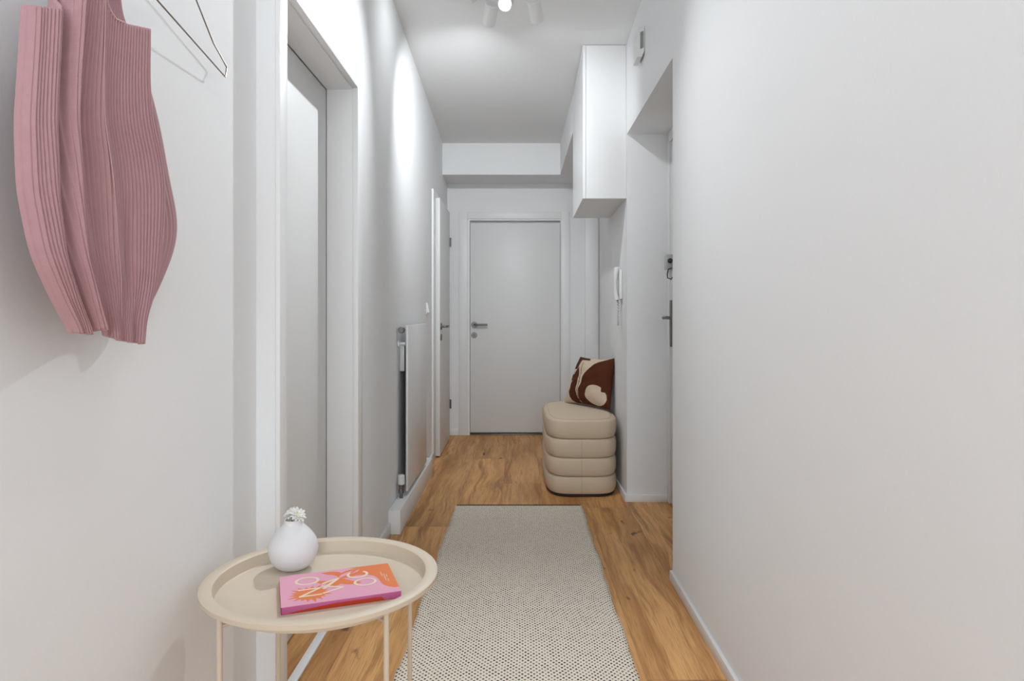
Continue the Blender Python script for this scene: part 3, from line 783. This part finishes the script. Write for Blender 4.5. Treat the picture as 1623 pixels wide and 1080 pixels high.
    # letters, reading along the short side: N O / V A / O C
    def Lt(cx, cy, kind, s=.030):
        cx, cy = P(cx, cy)
        def q(a, b): return (cx-b*s, cy+a*s)       # letter right = +y, letter up = -x
        hw = .0030
        if kind in 'OCG':
            a0, a1 = (0, 2*PI) if kind == 'O' else (.75, 2*PI-.75)
            n = 28; strip([q(.42*math.cos(a0+(a1-a0)*i/n)*1.15, .55*math.sin(a0+(a1-a0)*i/n)) for i in range(n+1)], [hw]*(n+1), 4)
        elif kind == 'N':
            strip([q(-.42, -.55), q(-.42, .55)], [hw]*2, 4); strip([q(.42, -.55), q(.42, .55)], [hw]*2, 4); strip([q(-.42, .5), q(.42, -.5)], [hw]*2, 4)
        elif kind == 'V':
            strip([q(-.5, .55), q(0, -.55)], [hw]*2, 4); strip([q(.5, .55), q(0, -.55)], [hw]*2, 4)
        elif kind == 'A':
            strip([q(-.5, -.55), q(0, .55)], [hw]*2, 4); strip([q(.5, -.55), q(0, .55)], [hw]*2, 4); strip([q(-.28, -.12), q(.28, -.12)], [hw*.8]*2, 4)
    Lt(.235, .73, 'O', .042); Lt(.245, .34, 'N', .042); Lt(.44, .37, 'V', .040); Lt(.685, .73, 'C', .038); Lt(.73, .44, 'O', .040)
    # small author lines on the orange field
    for xx, yr in ((.915, (.40, .62)), (.935, (.36, .46)), (.935, (.50, .60)), (.895, (.55, .72))):
        y_ = yr[0]
        while y_ < yr[1]:
            strip([P(xx, y_), P(xx, y_+.022)], [.0011]*2, 4); y_ += .034
    # red swash on the spine
    n = 24; z0_ = -.00006
    A = []; 
    for i in range(n):
        x0_, x1_ = .06+.80*i/n, .06+.80*(i+1)/n
        def hh(x): 
            t = (x-.06)/.80
            return TH*(.10+.50*min(1, t*2.2)**.8)*(1 if t < .93 else math.sqrt(max(0, 1-((t-.93)/.07)**2)))
        vs_ = [m.bm.verts.new((x0_*W_, z0_, .0001)), m.bm.verts.new((x1_*W_, z0_, .0001)), m.bm.verts.new((x1_*W_, z0_, hh(x1_))), m.bm.verts.new((x0_*W_, z0_, hh(x0_)))]
        m.bm.faces.new(vs_).material_index = 5
    me_ob = part(m, 'cover', [BPINK, BRED, BMAG, BORA, BCRE, BRED])
    for p in me_ob.data.polygons:
        if p.normal.z < 0 and p.center.z > TH: p.flip()
book()

# ------------------------------------------------------------------ garment and hangers on the near left wall
GX = -.615                      # mean plane of the garment front
def wy(px, X=GX): return -X*F/(822-px)          # distance along the wall of an image column on the plane X
def wz(px, py, X=GX): return HC-(py-500)*wy(px, X)/F
def interp(tab, y):
    if y <= tab[0][0]: return tab[0][1]
    for (a, b), (c, d_) in zip(tab, tab[1:]):
        if y <= c: return b+(d_-b)*(y-a)/(c-a)
    return tab[-1][1]
def sinterp(tab, y):
    ws = ((-34, 1), (-22, 2), (-11, 3), (0, 4), (11, 3), (22, 2), (34, 1))
    return sum(w_*interp(tab, y+d_) for d_, w_ in ws)/16
def garment():
    g = empty('ribbed_dress', (XLN+.06, 1.0, 1.08), 'dusty pink ribbed knit garment hanging on the near left wall', 'garment')
    # outline rows in (v 0 top .. 1 hem): left and right edges traced in wall coordinates
    LFT = [(8, 39), (78, 35), (192, 27), (301, 31), (404, 52), (482, 88), (510, 104), (528, 117)]
    RGT = [(44, 237), (57, 237), (124, 236), (190, 240), (250, 255), (300, 261), (363, 258), (430, 252), (480, 240), (508, 228), (545, 224)]
    NX_, NY_ = 420, 110
    ribs = 44
    def top_y(u):
        # upper edge: armhole, front strap, scooped neck, side
        tab = [(0, 8), (.22, 15), (.245, -4), (.27, -40), (.30, -60), (.53, -60), (.56, -30), (.62, 10), (.70, 30), (.80, 38), (1, 46)]
        return interp(tab, u)
    def bot_y(u): return interp([(0, 528), (.15, 531), (.30, 523), (.38, 524), (.42, 531), (.60, 540), (1, 546)], u)
    def fold(u, v):
        f = 0
        # deep valley left of centre, nearly vertical, its right lip overlapping below
        c = .275-.05*v+.015*math.sin(v*5); wd = .026+.012*(1-v)
        f -= .020*math.exp(-((u-c)/wd)**2)*(1-.35*v)
        f += .011*math.exp(-((u-(c+.085))/.045)**2)
        f += .006*math.exp(-((u-(c-.10))/.06)**2)
        # soft ridge running from the strap to the hem, hollow to its left
        rdg = .57+.07*v
        f += .009*math.exp(-((u-rdg)/.05)**2)*(.35+.65*math.sin(PI*min(1, v*1.05)))
        f -= .008*math.exp(-((u-(rdg-.13))/.05)**2)*math.sin(PI*min(1, v*1.1))
        f -= .007*math.exp(-((u-.74)/.04)**2)*math.exp(-((v-.78)/.16)**2)
        f += .005*math.sin(u*6+1)*math.sin(PI*v)
        # gathered hem
        e = max(0, v-.80)/.20
        f += .0035*e*math.sin(u*34+1.5)+.006*e*math.exp(-((u-.33)/.03)**2)-.005*e
        edge = min(u, 1-u)
        f -= (.014 if u < .5 else .004)*(1-min(1, edge/.05))**2
        return f
    me = bmesh.new(); uvl = me.loops.layers.uv.new('UVMap'); G = {}
    for i in range(NX_+1):
        u = i/NX_; t, b = top_y(u), bot_y(u)
        for j in range(NY_+1):
            v = j/NY_; py = t+(b-t)*v
            l, r_ = sinterp(LFT, py), sinterp(RGT, py)
            # lean the ribs: even spacing on the real cloth, not on the picture
            vq = max(0, min(1, py/530)); Xm = GX+fold(0, vq)*(1-u)+fold(1, vq)*u
            yy = -Xm*F/(822-(l+(r_-l)*u)); zz = HC-(py-500)*yy/F
            rb = .0019*math.cos(u*ribs*2*PI)*(.6+.6*u)
            G[i, j, 0] = me.verts.new((GX+fold(u, vq)+rb, yy, zz))
    back_off = .006
    for i in range(NX_+1):
        for j in range(NY_+1):
            q = G[i, j, 0].co; G[i, j, 1] = me.verts.new((q.x-back_off, q.y, q.z))
    for s_ in (0, 1):
        for i in range(NX_):
            for j in range(NY_):
                q = [(i, j, s_), (i+1, j, s_), (i+1, j+1, s_), (i, j+1, s_)]
                f = me.faces.new([G[k] for k in q]); f.smooth = True
                for lp, k in zip(f.loops, q): lp[uvl].uv = (k[0]/NX_*.36, k[1]/NY_*.55)
    for i in range(NX_):
        for j in (0, NY_): me.faces.new([G[i, j, 0], G[i+1, j, 0], G[i+1, j, 1], G[i, j, 1]])
    for j in range(NY_):
        for i in (0, NX_): me.faces.new([G[i, j, 0], G[i, j+1, 0], G[i, j+1, 1], G[i, j, 1]])
    bmesh.ops.recalc_face_normals(me, faces=me.faces[:])
    L = Vector(g.location)
    for v in me.verts: v.co -= L
    M = bpy.data.meshes.new('front_panel'); me.to_mesh(M); me.free(); M.materials.append(KNIT)
    o = bpy.data.objects.new('front_panel', M); SC.collection.objects.link(o); o.parent = g
    # back panel, closer to the wall and swinging out to the right
    BXp = -.680
    me = bmesh.new(); uvl = me.loops.layers.uv.new('UVMap'); G = {}
    NX2, NY2 = 300, 90
    RB = [(-60, 196), (0, 203), (38, 206), (60, 225), (124, 240), (200, 256), (290, 270), (330, 279), (363, 283), (400, 277), (451, 257), (500, 232), (520, 222)]
    LB = [(-60, 150), (0, 120), (38, 60), (124, 50), (300, 60), (404, 90), (482, 120), (520, 140)]
    for i in range(NX2+1):
        u = i/NX2
        for j in range(NY2+1):
            v = j/NY2; py = -60+568*v
            px = sinterp(LB, py)*(1-u)+sinterp(RB, py)*u; yy = wy(px, BXp)
            fx = .010*math.sin(u*5+v*2)+.0011*math.cos(u*40*2*PI)-.012*(max(0, u-.92)/.08)**2+.012*math.sin(PI*min(1, v))*u
            G[i, j, 0] = me.verts.new((BXp+fx, yy, wz(px, py, BXp)))
            G[i, j, 1] = me.verts.new((BXp+fx-.005, yy, wz(px, py, BXp)))
    for s_ in (0, 1):
        for i in range(NX2):
            for j in range(NY2):
                q = [(i, j, s_), (i+1, j, s_), (i+1, j+1, s_), (i, j+1, s_)]
                f = me.faces.new([G[k] for k in q]); f.smooth = True
                for lp, k in zip(f.loops, q): lp[uvl].uv = (k[0]/NX2*.33, k[1]/NY2*.55)
    for i in range(NX2):
        for j in (0, NY2): me.faces.new([G[i, j, 0], G[i+1, j, 0], G[i+1, j, 1], G[i, j, 1]])
    for j in range(NY2):
        for i in (0, NX2): me.faces.new([G[i, j, 0], G[i, j+1, 0], G[i, j+1, 1], G[i, j, 1]])
    bmesh.ops.recalc_face_normals(me, faces=me.faces[:])
    for v in me.verts: v.co -= L
    M = bpy.data.meshes.new('back_panel'); me.to_mesh(M); me.free(); M.materials.append(KNIT)
    o2 = bpy.data.objects.new('back_panel', M); SC.collection.objects.link(o2); o2.parent = g
    # edge seams
    m = MB()
    def onp(u, py, dx=.003):
        l, r_ = sinterp(LFT, py), sinterp(RGT, py); vq = max(0, min(1, py/530)); Xm = GX+fold(0, vq)*(1-u)+fold(1, vq)*u; yy = -Xm*F/(822-(l+(r_-l)*u))
        return (GX+fold(u, vq)+dx, yy, HC-(py-500)*yy/F)
    m.tube([onp(.53+.09*i/12*1.0+.16*max(0, (i-4)/8), interp([(.53, -60), (.56, -30), (.62, 10), (.70, 30), (.80, 38), (1, 46)], .53+.09*i/12+.16*max(0, (i-4)/8)), 0) for i in range(13)], .0022, 6)
    m.tube([onp(.575+.06*i/20, -30+i*28, .0012) for i in range(20)], .0011, 6)
    m.build('seam', SEAMM, g)
    m = MB(); m.tube([onp(.997, 48+i*20.5, .001) for i in range(24)], .0016, 6)
    m.build('seam', SEAMM, g)
garment()

# hook rail peg and wire hanger above the frame
def hanger():
    X0 = -.700
    def W(px, py, X): return (X, wy(px, X), wz(px, py, X))
    tip = Vector(W(357, 122, X0+.012))
    low = Vector(W(249, 0, X0+.036)); up1 = Vector(W(338, 68, X0+.015)); up0 = Vector(W(311, 0, X0+.028)); bend = Vector(W(359, 106, X0+.010))
    h = empty('wire_hanger', tuple(low), 'empty thin wire coat hanger on the left wall beside the pink garment', 'hanger')
    d1 = (low-tip).normalized(); end = tip+d1*.40
    apex = up0+(up0-up1).normalized()*.115
    mid = (tip+end)/2; apex = Vector((mid.x+.005, mid.y, up0.z+.14))
    m1 = up0.lerp(apex, .3)
    other = [Vector((2*mid.x-p.x, 2*mid.y-p.y, p.z+(end.z-tip.z))) for p in (up0, up1, bend)]
    pts = [apex, m1, up0, up0.lerp(up1, .5), up1, up1.lerp(bend, .35)+Vector((0, .001, .0)), bend, bend.lerp(tip, .5)+Vector((0, .001, 0)), tip, tip+d1*.008, low, end-d1*.008, end, other[2], other[1], other[0], apex+Vector((0, -.004, 0))]
    m = MB(); m.tube(pts, .0016, 8); m.build('frame', WIRE, h)
    m = MB(); hk = [apex]+[Vector((apex.x-.012+.0*k, apex.y+.022*math.sin(k/10*PI*1.3)*1.0, apex.z+.03+.022-.022*math.cos(k/10*PI*1.3))) for k in range(11)]
    m.tube(hk, .0018, 8); m.build('hook', WIRE, h)
    pk = empty('wall_hook', (XLN, hk[6].y, hk[6].z), 'small metal wall peg above the wire hanger on the left wall', 'hook')
    m = MB(); m.cyl((XLN, hk[6].y, hk[6].z-.006), (XLN+.004, hk[6].y, hk[6].z-.006), .014, n=20); m.cyl((XLN+.003, hk[6].y, hk[6].z-.006), (hk[6].x+.02, hk[6].y, hk[6].z-.006), .004); m.build('peg', STEEL, pk)
hanger()
